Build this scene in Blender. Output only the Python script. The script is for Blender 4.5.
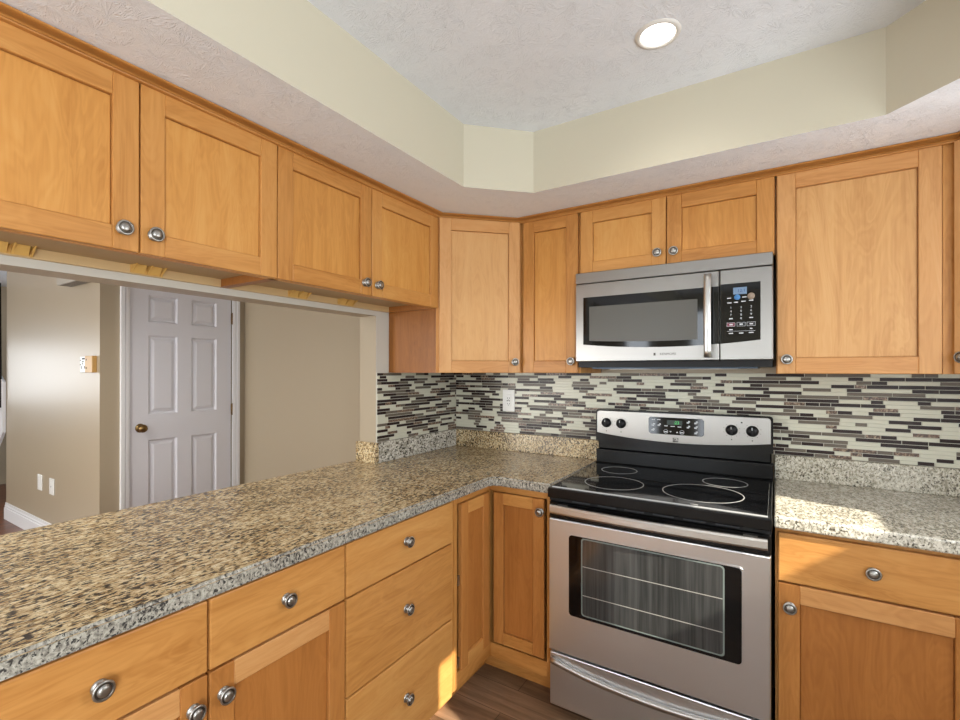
import bpy, bmesh, math, random
from mathutils import Vector, Matrix
random.seed(7)
S = bpy.context.scene
for o in list(bpy.data.objects): bpy.data.objects.remove(o)
COL = S.collection

# ------------------------------------------------------------------ camera
YAW, PITCH, ROLL, F = 0.5705, 0.0021, 0.0007, 474.586
cam = bpy.data.cameras.new('camera'); cam.sensor_fit = 'HORIZONTAL'; cam.sensor_width = 36
cam.lens = F / 960 * 36
cam.shift_x = (480 - 471.62) / 960
cam.shift_y = (369.97 - 360) / 960
cam.clip_start = 0.01
co = bpy.data.objects.new('camera', cam); COL.objects.link(co)
sY, cY = math.sin(YAW), math.cos(YAW)
r = Vector((cY, sY, 0)); fw = Vector((-sY, cY, 0)); u = Vector((0, 0, 1))
fw2 = fw * math.cos(PITCH) + u * math.sin(PITCH); u2 = -fw * math.sin(PITCH) + u * math.cos(PITCH)
r3 = r * math.cos(ROLL) + u2 * math.sin(ROLL); u3 = -r * math.sin(ROLL) + u2 * math.cos(ROLL)
co.matrix_world = Matrix(((r3.x, u3.x, -fw2.x, 1.6908), (r3.y, u3.y, -fw2.y, -2.4488), (r3.z, u3.z, -fw2.z, 1.3754), (0, 0, 0, 1)))
S.camera = co

# ------------------------------------------------------------------ world, sun, daylight through the windows, added right fill
S.view_settings.view_transform = 'Standard'; S.view_settings.look = 'None'
S.view_settings.gamma = 1; S.view_settings.use_curve_mapping = False
S.view_settings.exposure = 0.2
W = bpy.data.worlds.new('sky'); S.world = W; W.use_nodes = True
bg = W.node_tree.nodes['Background']; bg.inputs[0].default_value = (.75, .87, 1, 1); bg.inputs[1].default_value = 1.2
sd = bpy.data.lights.new('sun', 'SUN'); sd.energy = 10; sd.angle = .009; sd.color = (1, .93, .8)
so = bpy.data.objects.new('sun', sd); COL.objects.link(so); so.location = (6, -3, 5)
so.rotation_euler = Vector((-1, .356, -.78)).to_track_quat('-Z', 'Y').to_euler()
def area(name, loc, direction, sx, sy, power, color=(1, 1, 1)):
    l = bpy.data.lights.new(name, 'AREA'); l.shape = 'RECTANGLE'; l.size = sx; l.size_y = sy
    l.energy = power; l.color = color
    o = bpy.data.objects.new(name, l); COL.objects.link(o); o.location = loc
    o.rotation_euler = Vector(direction).to_track_quat('-Z', 'Z').to_euler(); return o
DAY = (.92, .965, 1.0)
area('daylight_side', (2.775, -1.015, 1.55), (-1, 0, 0), .55, .98, 14, DAY)
area('added_fill_right', (2.70, -3.6, 1.42), (-1, 0, .16), 1.9, 1.2, 75, DAY)  # added soft fill from the right, tilted up to lift the ceiling
area('daylight_rear', (.05, -5.18, 1.25), (0, 1, 0), .30, 1.8, 13, (.86, .93, 1))
area('daylight_rear_small', (.86, -5.18, 1.25), (0, 1, 0), .22, 1.8, 9, (.86, .93, 1))
area('daylight_rear_left', (-1.9, -5.18, 1.3), (0, 1, 0), 1.5, 1.7, 85, (1, .98, .94))
area('daylight_hall', (-6.18, -2.35, 1.35), (1, 0, 0), .7, 1.5, 15, DAY)

# ------------------------------------------------------------------ mesh helpers
class MB:
    def __init__(s): s.bm = bmesh.new()
    def merge(s, t):
        me = bpy.data.meshes.new('t'); t.to_mesh(me); t.free(); s.bm.from_mesh(me); bpy.data.meshes.remove(me)
    def hexa(s, pts, mi=0, bev=0, seg=1):
        t = bmesh.new(); v = [t.verts.new(p) for p in pts]
        for f in ((0,3,2,1),(4,5,6,7),(0,1,5,4),(1,2,6,5),(2,3,7,6),(3,0,4,7)): t.faces.new([v[i] for i in f])
        bmesh.ops.recalc_face_normals(t, faces=t.faces)
        if bev: bmesh.ops.bevel(t, geom=list(t.edges), offset=bev, segments=seg, affect='EDGES', profile=.5)
        for f in t.faces: f.material_index = mi
        s.merge(t); return s
    def box(s, x0, x1, y0, y1, z0, z1, mi=0, bev=0, seg=1):
        return s.hexa([(x0,y0,z0),(x1,y0,z0),(x1,y1,z0),(x0,y1,z0),(x0,y0,z1),(x1,y0,z1),(x1,y1,z1),(x0,y1,z1)], mi, bev, seg)
    def fbox(s, fr, u0, u1, z0, z1, n0, n1, mi=0, bev=0, seg=1):
        P = fr.p
        return s.hexa([P(u0,z0,n0),P(u1,z0,n0),P(u1,z0,n1),P(u0,z0,n1),P(u0,z1,n0),P(u1,z1,n0),P(u1,z1,n1),P(u0,z1,n1)], mi, bev, seg)
    def prism(s, pts, vec, mi=0, bev=0, seg=1):
        t = bmesh.new(); vec = Vector(vec)
        a = [t.verts.new(p) for p in pts]; b = [t.verts.new(Vector(p) + vec) for p in pts]; n = len(pts)
        t.faces.new(a); t.faces.new(b[::-1])
        for i in range(n): t.faces.new([a[i], b[i], b[(i+1)%n], a[(i+1)%n]])
        bmesh.ops.recalc_face_normals(t, faces=t.faces)
        if bev: bmesh.ops.bevel(t, geom=list(t.edges), offset=bev, segments=seg, affect='EDGES')
        for f in t.faces: f.material_index = mi
        s.merge(t); return s
    def lathe(s, c, axis, prof, seg=28, mi=0, cap=True):
        c = Vector(c); A = Vector(axis).normalized(); B = A.orthogonal().normalized(); D = A.cross(B)
        t = bmesh.new(); rings = []
        for (rr, h) in prof:
            if rr < 1e-6: rings.append([t.verts.new(c + A*h)])
            else: rings.append([t.verts.new(c + A*h + (B*math.cos(2*math.pi*k/seg) + D*math.sin(2*math.pi*k/seg))*rr) for k in range(seg)])
        for a, b in zip(rings, rings[1:]):
            for k in range(seg):
                q = [a[k%len(a)], a[(k+1)%len(a)], b[(k+1)%len(b)], b[k%len(b)]]
                q = [v for i, v in enumerate(q) if v not in q[:i]]
                if len(q) > 2:
                    f = t.faces.new(q); f.smooth = True
        for rg, fl in ((rings[0], 1), (rings[-1], 0)):
            if cap and len(rg) > 2: t.faces.new(rg)
        bmesh.ops.recalc_face_normals(t, faces=t.faces)
        for f in t.faces: f.material_index = mi
        s.merge(t); return s
    def sweep(s, path, sect, mi=0, smooth=False, closed=False):
        """path: list of (point, side vector, up vector); sect: list of (side, up)"""
        t = bmesh.new(); R = []
        for p, a, b in path:
            p, a, b = Vector(p), Vector(a), Vector(b)
            R.append([t.verts.new(p + a*x + b*y) for x, y in sect])
        n = len(sect)
        for i in range(len(R) if closed else len(R)-1):
            A_, B_ = R[i], R[(i+1)%len(R)]
            for k in range(n):
                f = t.faces.new([A_[k], A_[(k+1)%n], B_[(k+1)%n], B_[k]]); f.smooth = smooth
        if not closed: t.faces.new(R[0]); t.faces.new(R[-1])
        bmesh.ops.recalc_face_normals(t, faces=t.faces)
        for f in t.faces: f.material_index = mi
        s.merge(t); return s
    def face(s, pts, mi=0):
        f = s.bm.faces.new([s.bm.verts.new(p) for p in pts]); f.material_index = mi; return s
    def text(s, txt, size, fr, u_, z_, n_, mi=0, depth=.0003):
        cu = bpy.data.curves.new('t', 'FONT'); cu.body = txt; cu.size = size; cu.extrude = depth
        cu.align_x = 'CENTER'; cu.align_y = 'CENTER'
        o = bpy.data.objects.new('t', cu); COL.objects.link(o)
        me = bpy.data.meshes.new_from_object(o)
        for v in me.vertices: v.co = Vector(fr.p(u_ + v.co.x, z_ + v.co.y, n_ + v.co.z + depth))
        for p in me.polygons: p.material_index = mi
        s.bm.from_mesh(me); bpy.data.objects.remove(o); bpy.data.curves.remove(cu); bpy.data.meshes.remove(me); return s

class Fr:
    """front of a cabinet: u runs to the right seen from the front, n points out of it"""
    def __init__(s, O, U): s.O = Vector(O); s.U = Vector(U).normalized(); s.N = s.U.cross(Vector((0,0,1)))
    def p(s, u_, z_, n_=0): q = s.O + s.U*u_ + s.N*n_; return (q.x, q.y, q.z + z_)

def thing(name, label, cat, loc, group=None):
    o = bpy.data.objects.new(name, None); COL.objects.link(o); o.location = loc; o.empty_display_size = .05
    o['label'] = label; o['category'] = cat
    if group: o['group'] = group
    return o
def root_loc(o):
    v = Vector((0,0,0))
    while o: v += o.location; o = o.parent
    return v
def obj(name, mb, mats, parent=None, label=None):
    me = bpy.data.meshes.new(name); off = root_loc(parent) if parent else Vector((0,0,0))
    if parent: bmesh.ops.translate(mb.bm, verts=mb.bm.verts, vec=-off)
    mb.bm.to_mesh(me); mb.bm.free()
    for m in (mats if isinstance(mats, (list, tuple)) else [mats]): me.materials.append(m)
    o = bpy.data.objects.new(name, me); COL.objects.link(o)
    if parent: o.parent = parent
    if label: o['label'] = label
    return o
def struct(name, mb, mats):
    o = obj(name, mb, mats); o['kind'] = 'structure'; return o
def tag(o, label, cat, group=None):
    o['label'] = label; o['category'] = cat
    if group: o['group'] = group
    return o

# ------------------------------------------------------------------ materials
def lin(c):
    return tuple([((x/255)/12.92 if x/255 <= .04045 else ((x/255+.055)/1.055)**2.4) for x in c] + [1])
class NT:
    def __init__(s, name):
        s.m = bpy.data.materials.new(name); s.m.use_nodes = True; s.t = s.m.node_tree
        s.b = s.t.nodes['Principled BSDF']
    def n(s, typ, **kw):
        x = s.t.nodes.new(typ)
        for k, v in kw.items():
            if k.startswith('i_'): x.inputs[k[2:].replace('_', ' ')].default_value = v
            else: setattr(x, k, v)
        return x
    def l(s, a, b): s.t.links.new(a, b)
    def coord(s, scale=(1,1,1), rot=(0,0,0)):
        c = s.n('ShaderNodeTexCoord'); m = s.n('ShaderNodeMapping'); s.l(c.outputs['Object'], m.inputs[0])
        m.inputs['Scale'].default_value = scale; m.inputs['Rotation'].default_value = rot; return m.outputs[0]
    def noise(s, vec, scale, detail=3, rough=.5, dist=0):
        x = s.n('ShaderNodeTexNoise'); s.l(vec, x.inputs['Vector']); x.inputs['Scale'].default_value = scale
        x.inputs['Detail'].default_value = detail; x.inputs['Roughness'].default_value = rough; x.inputs['Distortion'].default_value = dist
        return x.outputs[0]
    def ramp(s, fac, stops, interp='LINEAR'):
        x = s.n('ShaderNodeValToRGB'); s.l(fac, x.inputs[0]); e = x.color_ramp.elements; x.color_ramp.interpolation = interp
        while len(e) < len(stops): e.new(.5)
        for k, (p, c) in zip(e, stops): k.position = p; k.color = c if len(c) == 4 else (*c, 1)
        return x.outputs[0]
    def mix(s, a, b, fac, mode='MIX'):
        x = s.n('ShaderNodeMix', data_type='RGBA', blend_type=mode)
        for v, i in ((fac, 0), (a, 6), (b, 7)):
            if hasattr(v, 'is_output') or isinstance(v, bpy.types.NodeSocket): s.l(v, x.inputs[i])
            else: x.inputs[i].default_value = v
        return x.outputs[2]
    def math(s, op, a, b=0, c=None):
        x = s.n('ShaderNodeMath', operation=op)
        for v, i in ((a, 0), (b, 1), (c, 2)):
            if v is None: continue
            if isinstance(v, bpy.types.NodeSocket): s.l(v, x.inputs[i])
            else: x.inputs[i].default_value = v
        return x.outputs[0]
    def bump(s, h, strength, dist=.01):
        x = s.n('ShaderNodeBump'); s.l(h, x.inputs['Height']); x.inputs['Strength'].default_value = strength; x.inputs['Distance'].default_value = dist
        s.l(x.outputs[0], s.b.inputs['Normal'])
    def set(s, **kw):
        for k, v in kw.items(): s.b.inputs[k.replace('_', ' ')].default_value = v
        return s
def plain(name, rgb, rough=.5, metal=0, **kw):
    t = NT(name); t.set(Base_Color=lin(rgb), Roughness=rough, Metallic=metal, **kw); return t.m

def wood(name, axis, tones, blotch=.35):
    t = NT(name)
    sc = {'v': (26, 26, 1.6), 'h': (1.6, 1.6, 26)}[axis]
    info = t.n('ShaderNodeObjectInfo')
    c = t.n('ShaderNodeTexCoord'); add = t.n('ShaderNodeVectorMath', operation='ADD'); t.l(c.outputs['Object'], add.inputs[0])
    sh = t.n('ShaderNodeVectorMath', operation='SCALE'); sh.inputs[0].default_value = (3.1, 5.7, 2.3); t.l(info.outputs['Random'], sh.inputs['Scale'])
    t.l(sh.outputs[0], add.inputs[1])
    m = t.n('ShaderNodeMapping'); t.l(add.outputs[0], m.inputs[0]); m.inputs['Scale'].default_value = sc
    g = t.noise(m.outputs[0], 1.0, 5, .6, .8)
    fine = t.n('ShaderNodeMapping'); t.l(add.outputs[0], fine.inputs[0]); fine.inputs['Scale'].default_value = tuple(x*5 for x in sc)
    g2 = t.noise(fine.outputs[0], 1.0, 2, .5)
    m3 = t.n('ShaderNodeMapping'); t.l(add.outputs[0], m3.inputs[0]); m3.inputs['Scale'].default_value = tuple(x*.22+1 for x in sc)
    fig = t.noise(m3.outputs[0], 1.6, 3, .5, 1.5)      # cathedral figure and blotches of the maple
    w = t.math('SINE', t.math('MULTIPLY', fig, 60)); w = t.math('MULTIPLY_ADD', w, .03, .0)
    f = t.math('ADD', t.math('MULTIPLY_ADD', g, .40, .15), t.math('MULTIPLY', fig, .30)); f = t.math('ADD', f, .0)
    f = t.math('ADD', f, w)
    f = t.math('ADD', f, t.math('MULTIPLY_ADD', g2, .14, -.07))
    f = t.math('ADD', f, t.math('MULTIPLY_ADD', info.outputs['Random'], .14, -.07))
    col = t.ramp(f, [(.25, lin(tones[0])), (.5, lin(tones[1])), (.78, lin(tones[2]))])
    t.l(col, t.b.inputs['Base Color'])
    t.set(Roughness=.38, Specular_IOR_Level=.35)
    t.bump(g2, .03, .002)
    return t.m
T_FRAME = [(162, 104, 46), (195, 138, 74), (212, 160, 94)]
T_PANEL = [(174, 114, 52), (203, 145, 75), (217, 166, 97)]
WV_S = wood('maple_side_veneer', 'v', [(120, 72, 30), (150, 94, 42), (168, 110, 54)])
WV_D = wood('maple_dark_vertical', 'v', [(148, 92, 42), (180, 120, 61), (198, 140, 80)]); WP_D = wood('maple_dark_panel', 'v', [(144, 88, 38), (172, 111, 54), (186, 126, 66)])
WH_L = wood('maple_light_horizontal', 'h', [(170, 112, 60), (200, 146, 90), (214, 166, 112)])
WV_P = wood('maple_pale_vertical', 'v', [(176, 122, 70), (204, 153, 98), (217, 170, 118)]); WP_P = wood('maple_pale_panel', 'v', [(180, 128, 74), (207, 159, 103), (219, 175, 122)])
WV = wood('maple_vertical', 'v', T_FRAME); WH = wood('maple_horizontal', 'h', T_FRAME); WP = wood('maple_panel', 'v', T_PANEL)
WDIN = plain('cabinet_underside', (176, 150, 112), .55)
GAP = plain('shadow_gap_black', (22, 16, 12), .8)

def texture_paint(name, rgb, strength):
    """brushed 'stomp' ceiling texture: fans of short ridges round scattered centres"""
    t = NT(name); v = t.coord(); hs = []
    for off, sc in ((0, 7), (3.37, 9), (7.1, 11)):
        wv = t.n('ShaderNodeMapping'); t.l(v, wv.inputs[0]); wv.inputs['Location'].default_value = (off, off*.7, 0)
        vo = t.n('ShaderNodeTexVoronoi', feature='F1'); vo.inputs['Scale'].default_value = sc; t.l(wv.outputs[0], vo.inputs['Vector'])
        sub = t.n('ShaderNodeVectorMath', operation='SUBTRACT'); t.l(wv.outputs[0], sub.inputs[0]); t.l(vo.outputs['Position'], sub.inputs[1])
        sx = t.n('ShaderNodeSeparateXYZ'); t.l(sub.outputs[0], sx.inputs[0])
        sc3 = t.n('ShaderNodeSeparateColor'); t.l(vo.outputs['Color'], sc3.inputs[0])
        ang = t.math('ARCTAN2', sx.outputs[1], sx.outputs[0])
        ln = t.n('ShaderNodeVectorMath', operation='LENGTH'); t.l(sub.outputs[0], ln.inputs[0]); rr = ln.outputs['Value']
        cmb = t.n('ShaderNodeCombineXYZ'); t.l(t.math('MULTIPLY', ang, 3.2), cmb.inputs[0])
        t.l(t.math('MULTIPLY', rr, 16), cmb.inputs[1]); t.l(t.math('MULTIPLY', sc3.outputs[0], 30), cmb.inputs[2])
        rd = t.noise(cmb.outputs[0], 1.7, 2, .5, .5)
        ridge = t.ramp(rd, [(.50, (0,0,0)), (.545, (1,1,1)), (.575, (1,1,1)), (.63, (0,0,0))])
        band = t.ramp(t.math('MULTIPLY', rr, 10), [(.10, (0,0,0)), (.25, (1,1,1)), (.6, (1,1,1)), (1.0, (0,0,0))])
        half = t.ramp(t.math('COSINE', t.math('ADD', ang, t.math('MULTIPLY', sc3.outputs[1], 6.28))), [(.0, (.25,.25,.25)), (.8, (1,1,1))])
        hs.append(t.math('MULTIPLY', t.math('MULTIPLY', ridge, band), half))
    h = t.math('ADD', t.math('MAXIMUM', t.math('MAXIMUM', hs[0], hs[1]), hs[2]), t.math('MULTIPLY', t.noise(v, 38, 4, .6), .8))
    t.set(Base_Color=lin(rgb), Roughness=.75)
    t.bump(h, strength, .0026)
    return t.m
CEIL = texture_paint('textured_ceiling_paint', (236, 240, 246), .55)
def paint(name, rgb, rough=.6, spec=.4):
    t = NT(name); t.set(Base_Color=lin(rgb), Roughness=rough, Specular_IOR_Level=spec)
    t.bump(t.noise(t.coord(), 160, 2), .06, .002); return t.m
CREAM = paint('cream_wall_paint', (204, 198, 178))
GREIGE = paint('greige_hall_paint', (166, 152, 129), .36, .6)
WHITE = plain('white_trim_paint', (226, 226, 228), .35)
DOORW = plain('white_door_paint', (216, 216, 222), .4)
PLATE = plain('white_plastic', (228, 228, 224), .35)
DARKHOLE = plain('dark_slot', (30, 28, 26), .6)

def granite(name, rot, tones, stretch=.3, dk=.40):
    t = NT(name); v = t.coord((1, stretch, .8), (0, 0, rot)); w = t.coord()
    big = t.noise(w, 9, 3, .55)
    a = t.noise(v, 110, 4, .65, .4)
    b = t.noise(v, 150, 3, .6, .3)
    c = t.noise(w, 260, 2, .5)
    base = t.ramp(t.math('ADD', a, t.math('MULTIPLY_ADD', big, .10, -.05)), [(.36, lin(tones[1])), (.45, lin(tones[2])), (.55, lin(tones[3])), (.66, lin(tones[4]))])
    dark = t.ramp(t.math('ADD', b, t.math('MULTIPLY_ADD', big, .20, -.10)), [(dk-.03, (1,1,1)), (dk+.045, (0,0,0))])
    col = t.mix(base, lin(tones[0]), dark)
    fl = t.ramp(c, [(.26, (1,1,1)), (.34, (0,0,0))])
    col = t.mix(col, lin(tones[0]), fl)
    t.l(col, t.b.inputs['Base Color']); t.set(Roughness=.22, Specular_IOR_Level=.5); return t.m
GR_L = granite('golden_granite', math.radians(8), [(44, 34, 24), (130, 102, 64), (178, 152, 111), (211, 190, 149), (230, 216, 182)], .40, .44)
GR_R = granite('pale_granite', math.radians(-38), [(84, 78, 68), (132, 125, 108), (172, 166, 148), (203, 198, 182), (222, 218, 204)], .45, .40)
GR_S = granite('splash_granite', math.radians(0), [(60, 54, 48), (132, 126, 112), (182, 178, 164), (214, 211, 200), (232, 229, 220)], .5, .42)
GR_E = granite('granite_edge', 0, [(62, 60, 58), (112, 108, 100), (146, 142, 132), (172, 168, 156), (192, 188, 176)], 1, .42)
GR_F = granite('sunlit_granite_edge', 0, [(84, 78, 68), (140, 134, 118), (184, 179, 164), (212, 208, 194), (228, 224, 212)], 1, .40)  # lighter than the slab top: sunlight put into the edge colour

def steel(name, rgb=(152, 150, 147), rough=.31, aniso=.7):
    t = NT(name); g = t.noise(t.coord((3, 3, 420)), 1, 2, .5)
    t.l(t.ramp(g, [(.3, (rough-.03,)*3), (.7, (rough+.03,)*3)]), t.b.inputs['Roughness'])
    tg = t.n('ShaderNodeTangent', direction_type='RADIAL', axis='Z'); t.l(tg.outputs[0], t.b.inputs['Tangent'])
    t.set(Base_Color=lin(rgb), Metallic=1, Anisotropic=aniso); return t.m
STEEL = steel('brushed_steel'); STEELV = steel('brushed_steel_door', (224, 227, 230), .36)
NICKEL = plain('satin_nickel', (172, 170, 166), .34, 1); NICKD = plain('nickel_groove', (96, 92, 86), .4, 1)
BLACKG = plain('black_glass', (6, 6, 7), .06, 0, Specular_IOR_Level=.4)
BLACKP = plain('black_enamel', (9, 9, 10), .24, 0, Specular_IOR_Level=.3)
BLACKM = plain('black_plastic', (15, 15, 17), .42, 0, Specular_IOR_Level=.3)
RINGM = plain('ring_print_and_glow', (190, 190, 188), .4)
MARK = plain('printed_mark', (205, 208, 212), .5)
MARKD = plain('dark_printed_mark', (45, 38, 34), .5)
BRASS = plain('aged_brass', (128, 104, 66), .28, 1)

# ------------------------------------------------------------------ room shell
H = 2.395; ZS = 2.135
RX = 2.79; RY = -5.2; HX = -6.2; DX = -2.27; HY = -1.067
fl = NT('plank_floor')
v = fl.coord((1, 1, 1)); br = fl.n('ShaderNodeTexBrick', offset=.37, squash=1)
fl.l(v, br.inputs['Vector'])
for k, x in (('Scale', 1), ('Mortar Size', .0012), ('Brick Width', 1.2), ('Row Height', .155), ('Bias', 0)): br.inputs[k].default_value = x
br.inputs['Color1'].default_value = lin((104, 80, 60)); br.inputs['Color2'].default_value = lin((148, 118, 92)); br.inputs['Mortar'].default_value = lin((60, 42, 32))
gr = fl.noise(fl.coord((2.2, 24, 24)), 1, 5, .65, .8)
fl.l(fl.mix(br.outputs[0], fl.ramp(gr, [(.32, (.36,.32,.28)), (.62, (1,1,1))]), .8, 'MULTIPLY'), fl.b.inputs['Base Color']); fl.set(Roughness=.4)
struct('floor', MB().box(-.06, RX+.12, RY-.1, .1, -.1, 0), fl.m)
hf = NT('hall_floor_wood'); g = hf.noise(hf.coord((20, 2, 20)), 1, 4, .6)
hf.l(hf.ramp(g, [(.3, lin((84, 46, 28))), (.7, lin((130, 78, 50)))]), hf.b.inputs['Base Color']); hf.set(Roughness=.35)
struct('floor_hall', MB().box(HX-.12, -.06, RY-.1, .1, -.1, 0), hf.m)
struct('ceiling', MB().box(HX-.12, RX+.12, RY-.1, .12, H, H+.1), CEIL)

# soffit dropped round the tray: underside textured, faces cream
inn = [(.605, RY), (.605, -.82), (.82, -.605), (1.965, -.605), (2.18, -.82), (2.18, RY)]
sf = MB()
for poly in ([(0, RY), (.605, RY), (.605, -.82), (0, -.82)], [(0, -.82), (.605, -.82), (.82, -.605), (.82, 0), (0, 0)],
             [(.82, -.605), (1.965, -.605), (1.965, 0), (.82, 0)], [(1.965, -.605), (2.18, -.82), (RX, -.82), (RX, 0), (1.965, 0)],
             [(2.18, RY), (RX, RY), (RX, -.82), (2.18, -.82)]):
    sf.face([(x, y, ZS) for x, y in poly], 0)
for (a, b) in zip(inn, inn[1:]): sf.face([(*a, ZS), (*b, ZS), (*b, H+.001), (*a, H+.001)], 1)
sf.face([(0, RY, ZS), (0, RY, H), (0, -.703, H), (0, -.703, ZS)], 1)
bmesh.ops.remove_doubles(sf.bm, verts=sf.bm.verts, dist=1e-5)
struct('soffit', sf, [CEIL, CREAM])

# walls
struct('wall_back', MB().box(DX-.12, RX+.12, 0, .12, 0, H), [GREIGE])
KW = paint('kitchen_wall_paint', (200, 197, 188))
def two_tone(mb):
    mb.bm.normal_update()
    for f in mb.bm.faces: f.material_index = 0 if f.normal.x > .5 else 1
    return mb
struct('wall_left', two_tone(MB().box(-.112, 0, -.703, 0, 0, H)), [KW, GREIGE])                      # pier by the corner
struct('wall_left_header', two_tone(MB().box(-.112, 0, -3.4, -.7031, 1.652, H)), [KW, GREIGE])       # over the pass-through
struct('wall_left_low', MB().box(-.112, 0, -2.42, -.7031, 0, .8735), [KW])         # under the counter
struct('wall_left_end', MB().box(-.112, 0, -3.4, -3.2, 0, 1.6515), [KW])
wr = MB()
for y0, y1, z0, z1 in ((-2.6, .0, 0, 1.05), (RY, -4.6, 0, 1.05), (-4.6, -2.6, 0, .78), (RY, 0, 2.05, H), (-.73, 0, 1.05, 2.05), (-1.66, -1.30, 1.05, 2.05), (-2.6, -1.83, 1.05, 2.05), (RY, -4.6, 1.05, 2.05)):
    wr.box(RX, RX+.12, y0, y1, z0, z1)
struct('wall_right', wr, [CREAM])
wb = MB()
for x0, x1, z0, z1 in ((HX, RX, 2.2, H), (.97, RX, 0, 2.2), (.20, .75, 0, 2.2), (-1.15, -.10, 0, 2.2), (-.10, .20, 0, .35), (.75, .97, 0, .35), (-2.65, -1.15, 0, .45), (HX, -2.65, 0, 2.2)):
    wb.box(x0, x1, RY-.12, RY, z0, z1)
struct('wall_rear', wb, [CREAM])
struct('wall_hall', MB().box(-4.345, DX, HY, -.947, 0, H), [GREIGE])
wd = MB()
wd.box(DX-.12, DX, -.947, -.885, 0, H); wd.box(DX-.12, DX, -.11, 0, 0, H); wd.box(DX-.12, DX, -.885, -.11, 2.05, H)
struct('wall_door', wd, [GREIGE])
wf = MB()
wf.box(HX-.12, HX, RY, -2.7, 0, H); wf.box(HX-.12, HX, -2.0, .12, 0, H); wf.box(HX-.12, HX, -2.7, -2.0, 0, .6); wf.box(HX-.12, HX, -2.7, -2.0, 2.1, H)
wf.box(HX, -4.345, 0, .12, 0, H)
struct('wall_far', wf, [GREIGE])
# unseen screen added outside the side window to cut off the low sun
struct('added_sun_screen', MB().box(4.0, 4.08, -4.5, 2, 0, 2.505), plain('sun_screen_brown', (120, 104, 88), .8))

# windows: frames and glass
glass = NT('window_glass'); glass.set(Base_Color=(1,1,1,1), Roughness=0, Transmission_Weight=1, IOR=1.02)
def window(n, fr, u0, u1, z0, z1, mull=1):
    m = MB(); w_ = .045
    m.fbox(fr, u0, u0+w_, z0, z1, 0, .05); m.fbox(fr, u1-w_, u1, z0, z1, 0, .05)
    m.fbox(fr, u0+w_, u1-w_, z0, z0+w_, 0, .05); m.fbox(fr, u0+w_, u1-w_, z1-w_, z1, 0, .05)
    for k in range(1, mull): c = u0+(u1-u0)*k/mull; m.fbox(fr, c-.025, c+.025, z0+w_, z1-w_, 0, .05)
    struct('window_%d' % n, m, WHITE)
fr_rear = Fr((0, RY-.08, 0), (-1, 0, 0))
window(2, fr_rear, -.20, .10, .35, 2.2, 1)
window(5, fr_rear, -.97, -.75, .35, 2.2, 1)
window(3, fr_rear, 1.15, 2.65, .45, 2.2, 2)
window(6, Fr((RX+.07, 0, 0), (0, -1, 0)), 2.6, 4.6, .78, 2.05, 2)  # invented opening that goes with the added right fill
fr_far = Fr((HX-.08, 0, 0), (0, 1, 0)); window(4, fr_far, -2.7, -2.0, .6, 2.1, 1)

# hall door, casing, baseboards
FD = Fr((DX-.03, 0, 0), (0, 1, 0))
d = MB(); y0, y1 = -.883, -.121
d.fbox(FD, y0, y1, .01, 2.03, -.01, .0)
st = [(y0, -.76), (-.555, -.448), (-.245, y1)]
zr = [(.01, .24), (.856, 1.045), (1.643, 1.742), (1.945, 2.03)]
for a, b in st: d.fbox(FD, a, b, .01, 2.03, 0, .024)
for a, b in zr:
    for p, q in ((st[0][1], st[1][0]), (st[1][1], st[2][0])): d.fbox(FD, p, q, a, b, 0, .024)
for (zb, zt) in ((.24, .856), (1.045, 1.643), (1.742, 1.945)):
    for p, q in ((st[0][1], st[1][0]), (st[1][1], st[2][0])):
        P = FD.p; i1, i2 = .012, .042
        ring = lambda i, n: [P(p+i, zb+i, n), P(q-i, zb+i, n), P(q-i, zt-i, n), P(p+i, zt-i, n)]
        A, B, C_, D_ = ring(0, .024), ring(i1, .006), ring(i1+.008, .006), ring(i2, .018)
        for X, Y in ((A, B), (B, C_), (C_, D_)):
            for k in range(4): d.face([X[k], X[(k+1)%4], Y[(k+1)%4], Y[k]])
        d.face(D_)
door = struct('door_1', d, DOORW)
kb = MB().lathe(FD.p(-.815, .95, .024), FD.N, [(.033, 0), (.033, .004), (.026, .008), (.012, .012), (.011, .03), (.024, .036), (.03, .048), (.026, .06), (.012, .066), (0, .067)])
o = obj('door_knob', kb, BRASS, door); 
for zc in (1.825, 1.045, .28):
    h = MB().fbox(FD, -.121, -.108, zc-.045, zc+.045, .018, .034).lathe(FD.p(-.115, zc-.05, .036), (0, 0, 1), [(.006, 0), (.006, .1)], 10)
    obj('hinge', h, BRASS, door)
t = MB(); FC = Fr((DX, 0, 0), (0, 1, 0))
def casing(m, a, b, z0, z1):      # stepped profile across the width
    m.fbox(FC, a, b, z0, z1, 0, .012)
    s_ = -1 if a < -.5 else 1
    if s_ < 0: m.fbox(FC, a, a+.022, z0, z1, .012, .022); m.fbox(FC, a+.03, b-.012, z0, z1, .012, .016)
    else: m.fbox(FC, b-.022, b, z0, z1, .012, .022); m.fbox(FC, a+.012, b-.03, z0, z1, .012, .016)
casing(t, -.947, -.890, 0, 2.1); casing(t, -.114, -.055, 0, 2.1)
t.fbox(FC, -.947, -.055, 2.045, 2.11, 0, .013)
struct('trim_1', t, WHITE)
def baseboard(name, fr, a, b):
    m = MB(); m.fbox(fr, a, b, 0, .105, 0, .016); m.fbox(fr, a, b, .105, .125, 0, .011); m.fbox(fr, a, b, .125, .15, 0, .007); struct(name, m, WHITE)
baseboard('baseboard_hall', Fr((0, HY, 0), (1, 0, 0)), -4.345, DX)
baseboard('baseboard_back', Fr((0, 0, 0), (1, 0, 0)), DX, -.112)

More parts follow.
